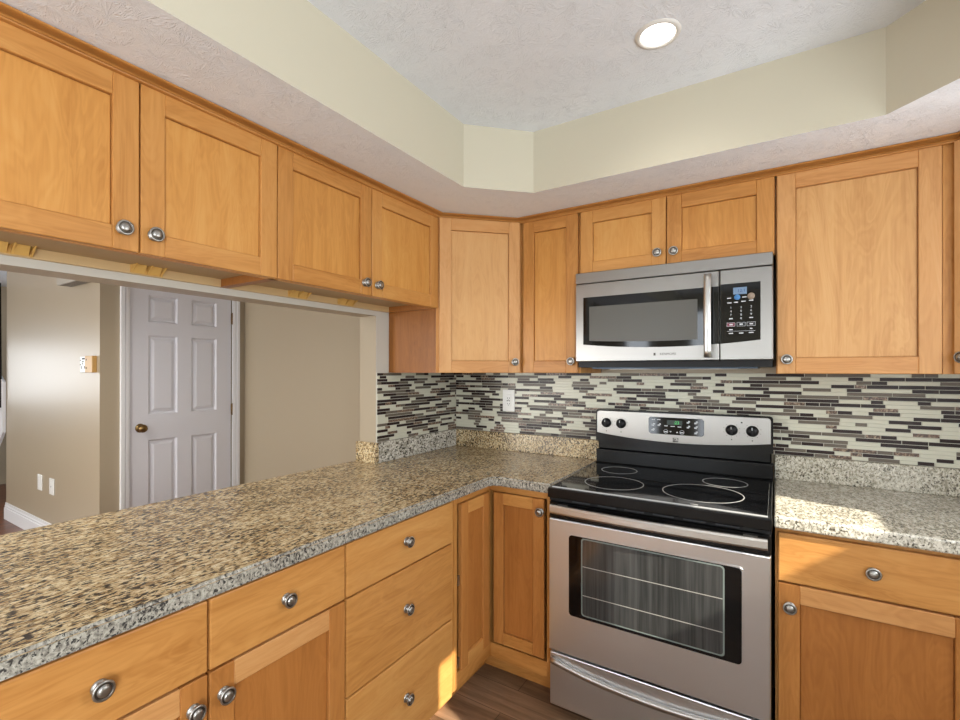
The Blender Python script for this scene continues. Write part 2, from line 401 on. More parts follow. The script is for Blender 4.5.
# ------------------------------------------------------------------ cabinet parts
def knob(parent, fr, u_, z_, n_):
    m = MB(); c = fr.p(u_, z_, n_)
    m.lathe(c, fr.N, [(.0150, 0), (.0150, .002), (.011, .004), (.0062, .006), (.0060, .012), (.012, .0148), (.0178, .0166), (.0190, .0186), (.0184, .0204), (.0168, .0214), (.0150, .0212)], 32, 0, False)
    m.lathe(c, fr.N, [(.0150, .0212), (.0140, .0202), (.0122, .0200), (.0112, .0206)], 32, 1, False)
    m.lathe(c, fr.N, [(.0112, .0206), (.0102, .0224), (.0080, .0238), (.0045, .0246), (0, .0248)], 32, 0, False)
    return obj('knob', m, [NICKEL, NICKD], parent)
def shaker(parent, fr, u0, u1, z0, z1, n0, kn=None, rail=.0575, th=.02, tone=''):
    m = MB(); n1 = n0 + th; b = .0018
    m.fbox(fr, u0, u0+rail, z0, z1, n0, n1, 0, b); m.fbox(fr, u1-rail, u1, z0, z1, n0, n1, 0, b)
    m.fbox(fr, u0+rail, u1-rail, z0, z0+rail, n0, n1, 1, b); m.fbox(fr, u0+rail, u1-rail, z1-rail, z1, n0, n1, 1, b)
    m.fbox(fr, u0+rail-.004, u1-rail+.004, z0+rail-.004, z1-rail+.004, n0+.002, n1-.0135, 2)
    m.fbox(fr, u0+rail+.0016, u1-rail-.0016, z0+rail+.0016, z1-rail-.0016, n1-.0135, n1-.0095, 2, .001)
    d = obj('door', m, {'': [WV, WH, WP], 'dark': [WV_D, WH_L, WP_D], 'pale': [WV_P, WH_L, WP_P], 'low': [WV_D, WH, WP_D]}[tone], parent)
    if kn: knob(d, fr, kn[0], kn[1], n1)
    return d
def drawer(parent, fr, u0, u1, z0, z1, n0, kn, th=.02):
    m = MB().fbox(fr, u0, u1, z0, z1, n0, n0+th, 0, .0035, 2)
    d = obj('drawer', m, [WH], parent); knob(d, fr, kn[0], kn[1], n0+th); return d

UP = 'maple wall cabinets'
FL = Fr((0, 0, 0), (0, 1, 0))          # left run: u = y, n = x
FB = Fr((0, 0, 0), (1, 0, 0))          # back run: u = x, n = -y
ZL, ZT, ZB = 1.677, 2.125, 1.366
G3 = .0042
def left_unit(y0, y1, label, seam, blocks, kz, stile=0):
    t = thing('wall_cabinet', label, 'cabinet', (0, (y0+y1)/2, ZL), UP)
    m = MB(); g = G3/2
    m.fbox(FL, y0, y0+.016, ZL-.001, ZT, .002, .300, 0); m.fbox(FL, y1-.016, y1, ZL-.001, ZT, .002, .300, 0)
    m.fbox(FL, y0+.016, y1-.016, ZT-.016, ZT, .002, .300, 0)
    m.fbox(FL, y0+.016, y1-.016, ZL+.026, ZL+.036, .002, .290, 2)        # recessed bottom
    m.fbox(FL, y0+.016, y1-.016, ZL+.036, ZT-.016, .002, .010, 2)
    m.fbox(FL, y0, y1, ZL-.001, ZL+.034, .286, .302, 1)                   # bottom rail of the frame
    m.fbox(FL, y0, y1, ZT-.05, ZT, .286, .302, 1)
    m.fbox(FL, seam-.03, seam+.03, ZL+.03, ZT-.05, .286, .302, 0)
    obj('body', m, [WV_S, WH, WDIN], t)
    m = MB().fbox(FL, y0+.016, y1-.016, ZL-.001, ZL+.026, .002, .018)
    obj('hanging_rail', m, [plain('pale_rail_wood', (206, 176, 128), .5)] if 'pale_rail_wood' not in bpy.data.materials else [bpy.data.materials['pale_rail_wood']], t)
    bl = bpy.data.materials.get('glue_block_wood') or plain('glue_block_wood', (214, 172, 96), .45)
    for yb in blocks:                                                     # wooden corner blocks in pairs
        m = MB()
        m.fbox(FL, yb-.045, yb+.045, ZL+.001, ZL+.0255, .0185, .0225)
        for yy in (yb-.043, yb, yb+.039):
            m.prism([FL.p(yy, ZL+.0255, .0225), FL.p(yy, ZL+.0255, .058), FL.p(yy, ZL+.001, .0225)], (0, .004, 0))
        m.prism([FL.p(yb-.039, ZL+.0255, .0225), FL.p(yb-.039, ZL+.0255, .045), FL.p(yb-.039, ZL+.001, .026), FL.p(yb-.039, ZL+.001, .0225)], (0, .03, 0))
        m.prism([FL.p(yb+.004, ZL+.0255, .0225), FL.p(yb+.004, ZL+.0255, .045), FL.p(yb+.004, ZL+.001, .026), FL.p(yb+.004, ZL+.001, .0225)], (0, .03, 0))
        obj('corner_block', m, [bl], t)
    e = y1 - stile
    if stile: obj('face_frame', MB().fbox(FL, e+.001, y1, ZL-.001, ZT, .302, .310), [WV], t)
    shaker(t, FL, y0+g, seam-g, ZL, 2.112, .302, (seam-.039, kz))
    shaker(t, FL, seam+g, e-g, ZL, 2.112, .302, (seam+.032, kz))
left_unit(-2.284, -1.488, 'maple two-door wall cabinet over the pass-through, cut by the left edge of the photo', -1.886, (-2.06, -1.743), 1.729)
left_unit(-1.488, -.612, 'maple two-door wall cabinet over the pass-through, beside the diagonal corner cabinet', -1.059, (-1.182, -.922), 1.724)

# diagonal corner wall cabinets
def diag_unit(pts, fr, u0, u1, kn, label):
    cx = sum(p[0] for p in pts)/5; cy = sum(p[1] for p in pts)/5
    t = thing('wall_cabinet', label, 'cabinet', (cx, cy, ZB), UP)
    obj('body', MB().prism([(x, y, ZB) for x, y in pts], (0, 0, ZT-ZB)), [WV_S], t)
    obj('face_frame', MB().fbox(fr, u0, u0+.03, ZB, ZT, .0005, .008).fbox(fr, u1-.03, u1, ZB, ZT, .0005, .008)
        .fbox(fr, u0+.03, u1-.03, ZB, ZB+.03, .0005, .008).fbox(fr, u0+.03, u1-.03, ZT-.04, ZT, .0005, .008), [WV], t)
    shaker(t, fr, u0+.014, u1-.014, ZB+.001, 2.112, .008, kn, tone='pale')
L = .305*math.sqrt(2)
diag_unit([(.002, -.002), (.002, -.611), (.305, -.611), (.61, -.306), (.61, -.002)], Fr((.305, -.611, 0), (1, 1, 0)), 0, L, (L-.043, 1.420),
          'tall diagonal one-door maple wall cabinet filling the corner')
def back_unit(x0, x1, z0, label, doors, filler=None):
    t = thing('wall_cabinet', label, 'cabinet', ((x0+x1)/2, -.16, z0), UP)
    obj('body', MB().fbox(FB, x0+.0005, x1-.0005, z0, ZT, .002, .305), [WV], t)
    if filler: obj('filler_strip', MB().fbox(FB, filler[0], filler[1], z0, 2.112, .3055, .318), [WV], t)
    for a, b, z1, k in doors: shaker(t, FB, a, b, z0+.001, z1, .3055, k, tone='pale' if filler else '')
back_unit(.6115, .923, ZB, 'narrow one-door maple wall cabinet between the diagonal corner cabinet and the microwave', [(.632, .914, 2.112, (.886, 1.421))])
back_unit(.924, 1.689, 1.818, 'short two-door maple wall cabinet directly above the microwave', [(.927, 1.2995, 2.112, (1.267, 1.877)), (1.3035, 1.685, 2.112, (1.332, 1.875))])
back_unit(1.690, 2.178, ZB, 'wide one-door maple wall cabinet to the right of the microwave', [(1.694, 2.1456, 2.112, (1.724, 1.419))], (2.148, 2.178))
diag_unit([(RX-.002, -.002), (RX-.002, -.611), (2.485, -.611), (2.18, -.306), (2.18, -.002)], Fr((2.18, -.306, 0), (1, -1, 0)), 0, L, (.043, 1.420),
          'sliver of maple wall cabinet at the right edge of the photo')

# crown moulding, mitred along the run
prof = [(.0, 2.1100), (.009, 2.1100), (.0120, 2.1110), (.0128, 2.1130), (.0115, 2.1148), (.0075, 2.1150), (.0075, 2.1160), (.0115, 2.1162), (.0128, 2.1176), (.0115, 2.1194), (.0060, 2.1198), (.0010, 2.1205), (.0004, 2.1240), (.0040, 2.1266), (.0140, 2.1276), (.0250, 2.1278), (.0300, 2.1290), (.0318, 2.1308), (.0300, 2.1330), (.0, 2.1334)]
path = [(.322, -2.284), (.322, -.6045), (.6035, -.323), (2.1865, -.323), (2.468, -.6045)]
cr = []
for i, p in enumerate(path):
    a = Vector(path[max(i-1, 0)]); b = Vector(p); c = Vector(path[min(i+1, len(path)-1)])
    d1 = (b-a).normalized() if i else (c-b).normalized(); d2 = (c-b).normalized() if i < len(path)-1 else d1
    n1 = Vector((d1.y, -d1.x)); n2 = Vector((d2.y, -d2.x)); nm = (n1+n2)/(1+n1.dot(n2))
    cr.append(((b.x, b.y, 0), (nm.x, nm.y, 0), (0, 0, 1)))
struct('trim_2', MB().sweep(cr, prof), [WH])

# ------------------------------------------------------------------ base cabinets
BG = 'maple base cabinets'; ZC = .874
def base_body(t, fr, u0, u1, depth):
    m = MB(); m.fbox(fr, u0, u1, .10, ZC-.001, depth[0], depth[1], 0)
    obj('body', m, [WV], t)
    obj('toe_kick', MB().fbox(fr, u0, u1, 0, .099, depth[0], depth[1]-.075), [WH], t)
t = thing('base_cabinet', 'maple base cabinet of two drawers above two doors, at the lower left', 'cabinet', (.3, -1.88, 0), BG)
base_body(t, FL, -2.276, -1.4775, (.003, .610))
drawer(t, FL, -2.272, -1.878, .708, .866, .6105, (-2.078, .786)); drawer(t, FL, -1.873, -1.480, .708, .866, .6105, (-1.677, .789))
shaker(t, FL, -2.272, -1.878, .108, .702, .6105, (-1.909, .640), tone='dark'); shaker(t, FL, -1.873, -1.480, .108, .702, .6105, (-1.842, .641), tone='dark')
t = thing('base_cabinet', 'maple base cabinet with a stack of three drawers under the peninsula counter', 'cabinet', (.3, -1.2, 0), BG)
base_body(t, FL, -1.4765, -.901, (.003, .610))
for a, b, k in ((.708, .866, .795), (.414, .703, .566), (.108, .408, .262)): drawer(t, FL, -1.474, -.934, a, b, .6105, (-1.205, k))
# corner cabinet with an L of two hinged doors
t = thing('base_cabinet', 'maple corner base cabinet with two doors folded in an L beside the range', 'cabinet', (.5, -.5, 0), BG)
m = MB(); m.prism([(.003, -.003, .1), (.003, -.900, .1), (.42, -.900, .1), (.42, -.42, .1), (.915, -.42, .1), (.915, -.003, .1)], (0, 0, ZC-.101))
obj('body', m, [WV], t)
m = MB()
m.fbox(FL, -.900, -.874, .10, ZC-.001, .5605, .612); m.fbox(FL, -.874, -.612, .10, .163, .5605, .612, 1); m.fbox(FL, -.874, -.612, .842, ZC-.001, .5605, .612, 1)
m.fbox(FB, .886, .915, .10, ZC-.001, .5605, .612); m.fbox(FB, .612, .886, .10, .163, .5605, .612, 1); m.fbox(FB, .612, .886, .842, ZC-.001, .5605, .612, 1)
m.box(.585, .612, -.612, -.585, .10, ZC-.001, 0)
obj('face_frame', m, [WV, WH], t)
m = MB().prism([(.003, -.003, 0), (.003, -.900, 0), (.537, -.900, 0), (.537, -.530, 0), (.915, -.530, 0), (.915, -.003, 0)], (0, 0, .099)); obj('toe_kick', m, [WH], t)
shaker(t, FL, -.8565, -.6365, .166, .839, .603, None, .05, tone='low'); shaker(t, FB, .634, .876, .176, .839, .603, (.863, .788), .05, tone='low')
for zc in (.53, .2): obj('hinge', MB().fbox(FL, -.872, -.860, zc-.02, zc+.02, .603, .614), NICKEL, t)
t = thing('base_cabinet', 'maple base cabinet with one drawer over one door, right of the range', 'cabinet', (2.2, -.3, 0), BG)
base_body(t, FB, 1.688, RX-.003, (.003, .610))
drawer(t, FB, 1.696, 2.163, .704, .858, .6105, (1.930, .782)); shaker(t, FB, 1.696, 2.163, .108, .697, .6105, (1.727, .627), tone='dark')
# end panel of the peninsula
# ------------------------------------------------------------------ granite counters
def slab(m, pts, z0, z1, mi=0, bev=.007):
    m.prism([(x, y, z0) for x, y in pts], (0, 0, z1-z0), mi, bev, 3)
def edge_mats(bm, n0=1):
    bm.normal_update()
    for f in bm.faces:
        if abs(f.normal.z) < .85: f.material_index = n0
t = thing('granite_countertop', 'golden brown speckled granite countertop on the peninsula and around the corner', 'countertop', (.3, -1.2, ZC))
m = MB(); q = .03
slab(m, [(.001, -.001), (.001, -.7035), (-.14, -.7035), (-.150, -2.38), (.645, -2.38), (.645, -.648-q), (.645+q*.3, -.648-q*.3), (.645+q, -.648), (.9185, -.648), (.9185, -.001)], ZC, .914)
edge_mats(m.bm); obj('slab', m, [GR_L, GR_E], t)
m = MB(); m.box(.001, .022, -.7035, -.0225, .9143, 1.016, 0, .002); obj('side_splash', m, [GR_S], t)
m = MB(); m.box(.0225, .9185, -.022, -.001, .9143, 1.016, 0, .002); m.box(.001, .022, -.022, -.001, .9143, 1.016, 0, .001); obj('back_splash', m, [GR_L], t)
m = MB(); m.box(-.120, .022, -.7255, -.704, .9143, 1.016, 0, .002); obj('end_splash', m, [GR_L], t)
t = thing('granite_countertop', 'pale speckled granite countertop on the base cabinet right of the range', 'countertop', (2.2, -.3, ZC))
m = MB(); m.box(1.6845, RX-.001, -.648, -.001, ZC, .914, 0, .007, 3); edge_mats(m.bm); obj('slab', m, [GR_R, GR_F], t)
m = MB(); m.box(1.6845, RX-.001, -.022, -.001, .9143, 1.016, 0, .002); obj('back_splash', m, [GR_R], t)

# ------------------------------------------------------------------ mosaic tile
TC = [plain('tile_cream', (206, 205, 187), .3), plain('tile_dark_brown', (40, 25, 23), .3, 0, Specular_IOR_Level=.25), plain('tile_grey_brown', (104, 95, 84), .32, 0, Specular_IOR_Level=.3)]
mt = NT('tile_mottled'); g = mt.noise(mt.coord(), 120, 4, .65)
mt.l(mt.ramp(g, [(.38, lin((48, 34, 28))), (.52, lin((112, 86, 68))), (.66, lin((176, 156, 132)))]), mt.b.inputs['Base Color']); mt.set(Roughness=.3); TC.append(mt.m)
TC.append(plain('grout', (206, 204, 190), .8))
def mosaic(name, fr, u0, u1, z0, z1, label, seed):
    rnd = random.Random(seed); m = MB()
    m.fbox(fr, u0, u1, z0, z1, .0008, .0045, 4)
    rows = round((z1-z0)/.0152); h = (z1-z0)/rows; g = .0017; last = 0
    P = fr.p
    for k in range(rows):
        z = z0 + k*h; x = u0 - rnd.random()*.08
        while x < u1:
            c = 0 if last > 0 and rnd.random() < .46 else rnd.choices([1, 2, 3], [.46, .36, .18])[0]
            last = c
            if c == 0: L_ = rnd.choice([.05, .10, .12, .15])
            else: L_ = rnd.choice([.038, .048, .076, .096, .14])
            a, b = max(x, u0) + g/2, min(x + L_, u1) - g/2
            if b - a > .004:
                n = .0065; e = .0007; zz0, zz1 = z + g/2, z + h - g/2
                A = [P(a, zz0, .0045), P(b, zz0, .0045), P(b, zz1, .0045), P(a, zz1, .0045)]
                B = [P(a+e, zz0+e, n), P(b-e, zz0+e, n), P(b-e, zz1-e, n), P(a+e, zz1-e, n)]
                m.face(B, c)
                for i in range(4): m.face([A[i], A[(i+1)%4], B[(i+1)%4], B[i]], c)
            x += L_
    return tag(obj(name, m, TC), label, 'backsplash')
mosaic('tile_backsplash', FB, .0075, RX-.002, 1.0165, 1.3655, 'long mosaic tile backsplash of brown and cream strips behind the range', 3)
mosaic('tile_backsplash', FL, -.700, -.0005, 1.0165, 1.3655, 'short mosaic tile backsplash on the end wall beside the pass-through', 5)
# outlet on the tile
def plate(m, fr, u_, z_, w, h, n0, th=.005): m.fbox(fr, u_-w/2, u_+w/2, z_-h/2, z_+h/2, n0, n0+th, 0, .002)
t = thing('wall_outlet', 'white wall outlet with test buttons on the mosaic tile left of the range', 'outlet', (.382, -.008, 1.204))
m = MB(); plate(m, FB, .382, 1.204, .078, .126, .0068); obj('plate', m, PLATE, t)
m = MB(); m.fbox(FB, .365, .399, 1.168, 1.240, .0118, .0138, 0, .001)
for zc, in ((1.218,), (1.186,)):
    for du in (-.007, .005): m.fbox(FB, .382+du, .384+du+.001, zc-.004, zc+.004, .0138, .0142, 1)
    m.fbox(FB, .380, .384, zc-.011, zc-.007, .0138, .0142, 1)
m.fbox(FB, .372, .380, 1.200, 1.205, .0138, .0150, 1); m.fbox(FB, .384, .392, 1.200, 1.205, .0138, .0150, 1)
obj('receptacle', m, [PLATE, DARKHOLE], t)

# ------------------------------------------------------------------ microwave
t = thing('microwave', 'stainless steel over-the-range microwave with a vertical bar handle', 'microwave', (1.302, -.19, 1.39))
FM = Fr((0, 0, 0), (1, 0, 0)); x0, x1 = .9245, 1.6815
m = MB(); m.fbox(FM, x0+.002, x1-.002, 1.392, 1.8165, .007, .345); obj('body', m, [BLACKM], t)
m = MB(); m.fbox(FM, x0+.05, x1-.05, 1.386, 1.3915, .06, .30, 0); 
m.fbox(FM, x0+.12, x0+.30, 1.384, 1.3858, .1, .26, 1); m.fbox(FM, x1-.30, x1-.12, 1.384, 1.3858, .1, .26, 1); obj('grease_filter', m, [plain('filter_grey', (70, 84, 100), .35, .6), NICKEL], t)
m = MB(); m.fbox(FM, x0, x1, 1.7685, 1.8165, .3455, .381, 0, .002); obj('vent_grille', m, [STEEL], t)
XS = 1.506
m = MB(); m.fbox(FM, x0, XS-.0015, 1.418, 1.766, .3455, .381, 0, .003); dr = obj('door', m, [STEEL], t)
def win_poly(xa, xb, zt, zb_, sag, n=14, xl=None, xr=None):
    lo = []; full0, full1 = .961, 1.642
    for k in range(n+1):
        x = xa + (xb-xa)*k/n; s_ = (2*(x-full0)/(full1-full0)-1)
        lo.append((x, zb_ - sag*(1-s_*s_)))
    return lo + [(xb, zt), (xa, zt)]
m = MB(); m.prism([FM.p(x, z, .381) for x, z in win_poly(.961, XS-.002, 1.7045, 1.494, .019)], (0, -.0015, 0)); wn = obj('window', m, [BLACKG], dr)
m = MB(); m.prism([FM.p(x, z, .3826) for x, z in win_poly(.989, 1.428, 1.662, 1.512, .012)], (0, -.0006, 0))
mesh_m = plain('microwave_screen', (84, 82, 76), .3); obj('screen', m, [mesh_m], dr)
# logo strip on the door
m = MB(); m.fbox(FM, 1.262, 1.270, 1.440, 1.451, .3812, .3816); m.text('KENMORE', .0135, FM, 1.318, 1.4455, .3811); obj('logo', m, [MARKD], dr)
# handle, bowed a little away from the door
hp = []
for k in range(13):
    f = k/12; z = 1.428 + f*.322; hp.append(((1.468, -.381-.034-.010*math.sin(math.pi*f), z), (1, 0, 0), (0, -1, 0)))
sec = [(.0135*math.cos(a*math.pi/8), .008*math.sin(a*math.pi/8)) for a in range(16)]
m = MB().sweep(hp, sec, 0, True)
for z in (1.445, 1.733): m.box(1.459, 1.477, -.419, -.381, z-.010, z+.010, 0, .002)
obj('handle', m, [plain('handle_steel', (190, 190, 188), .34, 1)], dr)
m = MB(); m.fbox(FM, XS+.0015, x1, 1.418, 1.766, .3455, .381, 0, .003); cp = obj('control_panel', m, [STEEL], t)
m = MB(); m.prism([FM.p(x, z, .381) for x, z in win_poly(XS+.004, 1.642, 1.7105, 1.493, .019)], (0, -.0015, 0)); obj('keypad_glass', m, [BLACKG], cp)
LCD = NT('lcd'); LCD.set(Base_Color=lin((104, 128, 156)), Emission_Color=lin((120, 165, 205)), Emission_Strength=.08, Roughness=.3)
m = MB(); n = .3826
m.fbox(FM, 1.553, 1.598, 1.668, 1.694, n, n+.0004, 1); m.text('12:1', .016, FM, 1.58, 1.681, n+.0003, 2)
for (u_, z_) in ((1.539, 1.655), (1.54, 1.637), (1.562, 1.638), (1.587, 1.640), (1.612, 1.642), (1.590, 1.656)): m.fbox(FM, u_-.007, u_+.007, z_-.0018, z_+.0018, n, n+.0004, 0)
m.lathe(FM.p(1.566, 1.657, n), FM.N, [(.0105, 0), (.0105, .0005), (0, .0005)], 20, 3); 
m.lathe(FM.p(1.612, 1.658, n), FM.N, [(.0125, 0), (.0125, .0005), (0, .0005)], 20, 4)
k = 1
for zz in (1.618, 1.604, 1.590):
    for uu in (1.545, 1.579, 1.612): m.text(str(k), .011, FM, uu, zz, n, 0); k += 1
m.text('0', .011, FM, 1.579, 1.576, n, 0)
for uu, zz, w in ((1.545, 1.576, .012), (1.612, 1.577, .012), (1.545, 1.520, .015), (1.579, 1.520, .014), (1.612, 1.521, .015), (1.545, 1.534, .012), (1.612, 1.536, .008)):
    m.fbox(FM, uu-w/2, uu+w/2, zz-.002, zz+.002, n, n+.0004, 0)
for uu, mi_ in ((1.545, 5), (1.579, 6), (1.612, 6)):
    m.fbox(FM, uu-.014, uu+.014, 1.546, 1.561, n, n+.0003, 0); m.fbox(FM, uu-.013, uu+.013, 1.547, 1.560, n+.0003, n+.0006, mi_)
    m.fbox(FM, uu-.005, uu+.006, 1.551, 1.556, n+.0006, n+.0008, 0)
m.fbox(FM, 1.532, 1.625, 1.5275, 1.5285, n, n+.0003, 0)
obj('keypad', m, [MARK, LCD.m, plain('lcd_digits', (28, 60, 110), .4), plain('blue_badge', (70, 130, 190), .4), plain('tan_badge', (150, 134, 118), .4), plain('red_key', (110, 40, 60), .4), BLACKM], cp)

# ------------------------------------------------------------------ range
t = thing('electric_range', 'stainless steel electric range with black glass cooktop between the base cabinets', 'stove', (1.301, -.35, 0))
x0, x1 = .9225, 1.6805; FR_ = FB
m = MB(); m.fbox(FB, x0+.002, x1-.002, .06, .872, .03, .640); 
for a in (x0+.04, x1-.08):
    for b in (.08, .56): m.fbox(FB, a, a+.04, 0, .06, b, b+.04)
obj('body', m, [BLACKP], t)
m = MB(); m.fbox(FB, x0, x1, .872, .9115, .03, .690, 0, .004, 2)
m.fbox(FB, x0+.012, x1-.012, .9115, .9155, .105, .672, 1, .0015); ck = obj('cooktop', m, [BLACKP, BLACKG], t)
def ring(name, cx, cy, rr, par, wd=.0015):
    m = MB(); m.lathe((cx, cy, .9156), (0, 0, 1), [(rr-wd, 0), (rr-wd, .0003), (rr+wd, .0003), (rr+wd, 0)], 64, 0, False)
    return obj(name, m, [RINGM], par)
for cx, cy, rr in ((1.129, -.490, .115), (1.078, -.225, .078), (1.455, -.470, .138), (1.512, -.235, .082), (1.295, -.165, .045)):
    if rr > .05: ring('burner_ring', cx, cy, rr, ck)
m = MB(); m.fbox(FB, 1.44, 1.465, .9156, .9158, .652, .660); m.fbox(FB, x0+.012, x1-.012, .9115, .9158, .672, .674); obj('print_and_front_glow', m, [RINGM], ck)  # front strip is a painted reflection glow; the small mark is print
# black riser and control panel at the back
m = MB(); m.fbox(FB, x0, x1, .9117, .980, .03, .078, 0, .002); m.fbox(FB, x0, x1, .978, .9815, .03, .082, 1); m.fbox(FB, x0+.006, x1-.006, .9817, 1.178, .03, .066, 0, .006)
m.fbox(FB, x0, x1, .9117, .9200, .078, .092, 0, .003)
bgd = obj('backguard', m, [BLACKP, BLACKM], t)
def curve_panel(xa, xb, zt, zb_, sag, n=20, rad=.012):
    lo = [(xa + (xb-xa)*k/n, zb_ - sag*(1-(2*k/n-1)**2)) for k in range(n+1)]
    return lo + [(xb, zt-rad), (xb-rad*.3, zt-rad*.3), (xb-rad, zt), (xa+rad, zt), (xa+rad*.3, zt-rad*.3), (xa, zt-rad)]
m = MB(); m.prism([FB.p(x, z, .066) for x, z in curve_panel(x0, x1, 1.184, 1.028, .024)], (0, -.018, 0)); obj('panel_frame', m, [BLACKP], bgd)
m = MB(); m.prism([FB.p(x, z, .0842) for x, z in curve_panel(x0+.008, x1-.008, 1.177, 1.068, .026)], (0, -.0075, 0), 0, .001); pn = obj('control_panel', m, [STEEL], bgd)
NF = .0918
for cx in (.978, 1.050, 1.527, 1.605):
    m = MB(); m.lathe(FB.p(cx, 1.118, NF), FB.N, [(.0235, 0), (.0235, .003), (.021, .005), (.0195, .018), (.017, .021), (0, .022)], 28, 0)
    m.fbox(FB, cx-.005, cx+.005, 1.101, 1.136, NF+.020, NF+.028, 0, .002); m.fbox(FB, cx-.0012, cx+.0012, 1.124, 1.135, NF+.0281, NF+.0285, 1)
    obj('knob', m, [BLACKM, MARK], pn)
for cx in (.978, 1.050, 1.527, 1.605):
    m = MB()
    for a in range(-4, 5):
        an = a*.62; m.fbox(FB, cx+.032*math.sin(an)-.0014, cx+.032*math.sin(an)+.0014, 1.118-.030*math.cos(an)-.001, 1.118-.030*math.cos(an)+.001, NF, NF+.0003)
    m.fbox(FB, cx-.0022, cx+.0022, 1.0745, 1.0795, NF, NF+.0003); obj('dial_marks', m, [MARKD], pn)
m = MB(); m.lathe(FB.p(1.565, 1.153, NF), FB.N, [(.0035, 0), (.0035, .001), (0, .001)], 14); obj('indicator_light', m, [MARKD], pn)
m = MB()
#, 1.568, 1.150, 1.156, NF, NF+.0006)
# square emblem split by an S-shaped stripe
for z_, w in ((1.062, 1), (1.051, 1)): m.fbox(FB, 1.287, 1.311, z_-.0042, z_+.0042, NF, NF+.0006)
obj('emblem_plate', m, [MARKD], pn)
m = MB(); m.fbox(FB, 1.291, 1.305, 1.0625, 1.0645, NF+.0006, NF+.0009); m.fbox(FB, 1.303, 1.307, 1.0585, 1.064, NF+.0006, NF+.0009); m.fbox(FB, 1.298, 1.311, 1.052, 1.0535, NF+.0006, NF+.0009); obj('emblem', m, [NICKEL], pn)
m = MB(); R_ = .008; A, B_, C1, D1 = 1.180, 1.418, 1.080, 1.159
m.prism([FB.p(x, z, NF) for x, z in ((A+R_, C1), (B_-R_, C1), (B_, C1+R_), (B_, D1-R_), (B_-R_, D1), (A+R_, D1), (A, D1-R_), (A, C1+R_))], (0, -.0022, 0), 0, .0008)
ds = obj('display', m, [BLACKG], pn)
n = NF+.0023; m = MB(); GREEN = NT('green_digits'); GREEN.set(Base_Color=lin((60, 150, 80)), Emission_Color=lin((70, 190, 95)), Emission_Strength=.8)
m.fbox(FB, 1.262, 1.328, 1.126, 1.147, n, n+.0003, 1); m.text(':23', .019, FB, 1.304, 1.136, n+.0003, 2)
for u_, z_, w in ((1.202, 1.147, .014), (1.226, 1.147, .014), (1.258, 1.120, .014), (1.287, 1.119, .018), (1.316, 1.118, .016)): m.fbox(FB, u_-w/2, u_+w/2, z_-.002, z_+.002, n, n+.0004, 0)
for u_, z_ in ((1.202, 1.124), (1.228, 1.124), (1.201, 1.100), (1.354, 1.142), (1.386, 1.141), (1.354, 1.120), (1.386, 1.120), (1.386, 1.096)):
    m.fbox(FB, u_-.007, u_+.003, z_-.006, z_+.001, n, n+.0004, 0); m.fbox(FB, u_-.001, u_+.007, z_-.001, z_+.006, n, n+.0004, 0)
for u_ in (1.257, 1.327): m.lathe(FB.p(u_, 1.094, n), FB.N, [(.010, 0), (.010, .0003), (.0085, .0003), (.0085, 0)], 20, 0, False); m.fbox(FB, u_-.007, u_+.007, 1.090, 1.095, n, n+.0004, 0)
m.prism([FB.p(1.273, 1.097, n), FB.p(1.283, 1.097, n), FB.p(1.278, 1.090, n)], (0, -.0004, 0)); m.prism([FB.p(1.301, 1.090, n), FB.p(1.311, 1.090, n), FB.p(1.306, 1.097, n)], (0, -.0004, 0))
obj('display_marks', m, [MARK, plain('lcd_dark', (24, 44, 34), .3), GREEN.m], ds)
# black vented strip under the cooktop front
m = MB(); m.fbox(FB, x0+.002, x1-.002, .858, .8715, .600, .672, 0)
for k in range(6): m.fbox(FB, 1.02+k*.1, 1.09+k*.1, .862, .867, .672, .675, 1, .001)
obj('vent_strip', m, [BLACKM, plain('vent_grey', (52, 54, 58), .4)], t)
# oven door
m = MB(); m.fbox(FB, x0+.004, x1-.004, .268, .790, .642, .685, 0, .004, 2); od = obj('oven_door', m, [STEELV], t)
m = MB(); m.fbox(FB, x0+.004, x1-.004, .7905, .857, .642, .680, 0, .003); obj('door_cap', m, [BLACKP], od)
def rrect(a, b, c, d_, rr, n=5):
    o = []
    for (cx, cy, s0) in ((b-rr, c+rr, -90), (b-rr, d_-rr, 0), (a+rr, d_-rr, 90), (a+rr, c+rr, 180)):
        for k in range(n+1): an = math.radians(s0+90*k/n); o.append((cx+rr*math.cos(an), cy+rr*math.sin(an)))
    return o
m = MB(); m.prism([FB.p(x, z, .685) for x, z in rrect(1.006, 1.602, .421, .743, .016)], (0, -.0022, 0), 0, .0008); obj('window_bezel', m, [STEELV], od)
m = MB(); m.prism([FB.p(x, z, .6872) for x, z in rrect(1.011, 1.597, .426, .738, .013)], (0, -.001, 0)); obj('window', m, [BLACKG], od)
OVW = NT('oven_window_glass'); gs = OVW.noise(OVW.coord((70, 70, 2)), 1, 3, .6)
OVW.l(OVW.ramp(gs, [(.35, lin((40, 41, 40))), (.65, lin((66, 67, 66)))]), OVW.b.inputs['Base Color']); OVW.set(Roughness=.1)
m = MB(); m.prism([FB.p(x, z, .6882) for x, z in rrect(1.061, 1.548, .437, .735, .012)], (0, -.0004, 0)); 
m.prism([FB.p(x, z, .6886) for x, z in rrect(1.066, 1.543, .442, .730, .010)], (0, -.0003, 0), 1); obj('inner_pane', m, [plain('pane_edge', (112, 122, 118), .25), OVW.m], od)
m = MB()
for z in (.515, .625): m.fbox(FB, 1.067, 1.542, z, z+.003, .6889, .6891)
obj('rack_line', m, [plain('rack_wire', (150, 148, 142), .4)], od)
hp = []
for k in range(25):
    f = k/24; hp.append(((x0+.024+f*(x1-x0-.036), -.716-.016*math.sin(math.pi*f), .8375), (0, -1, 0), (0, 0, 1)))
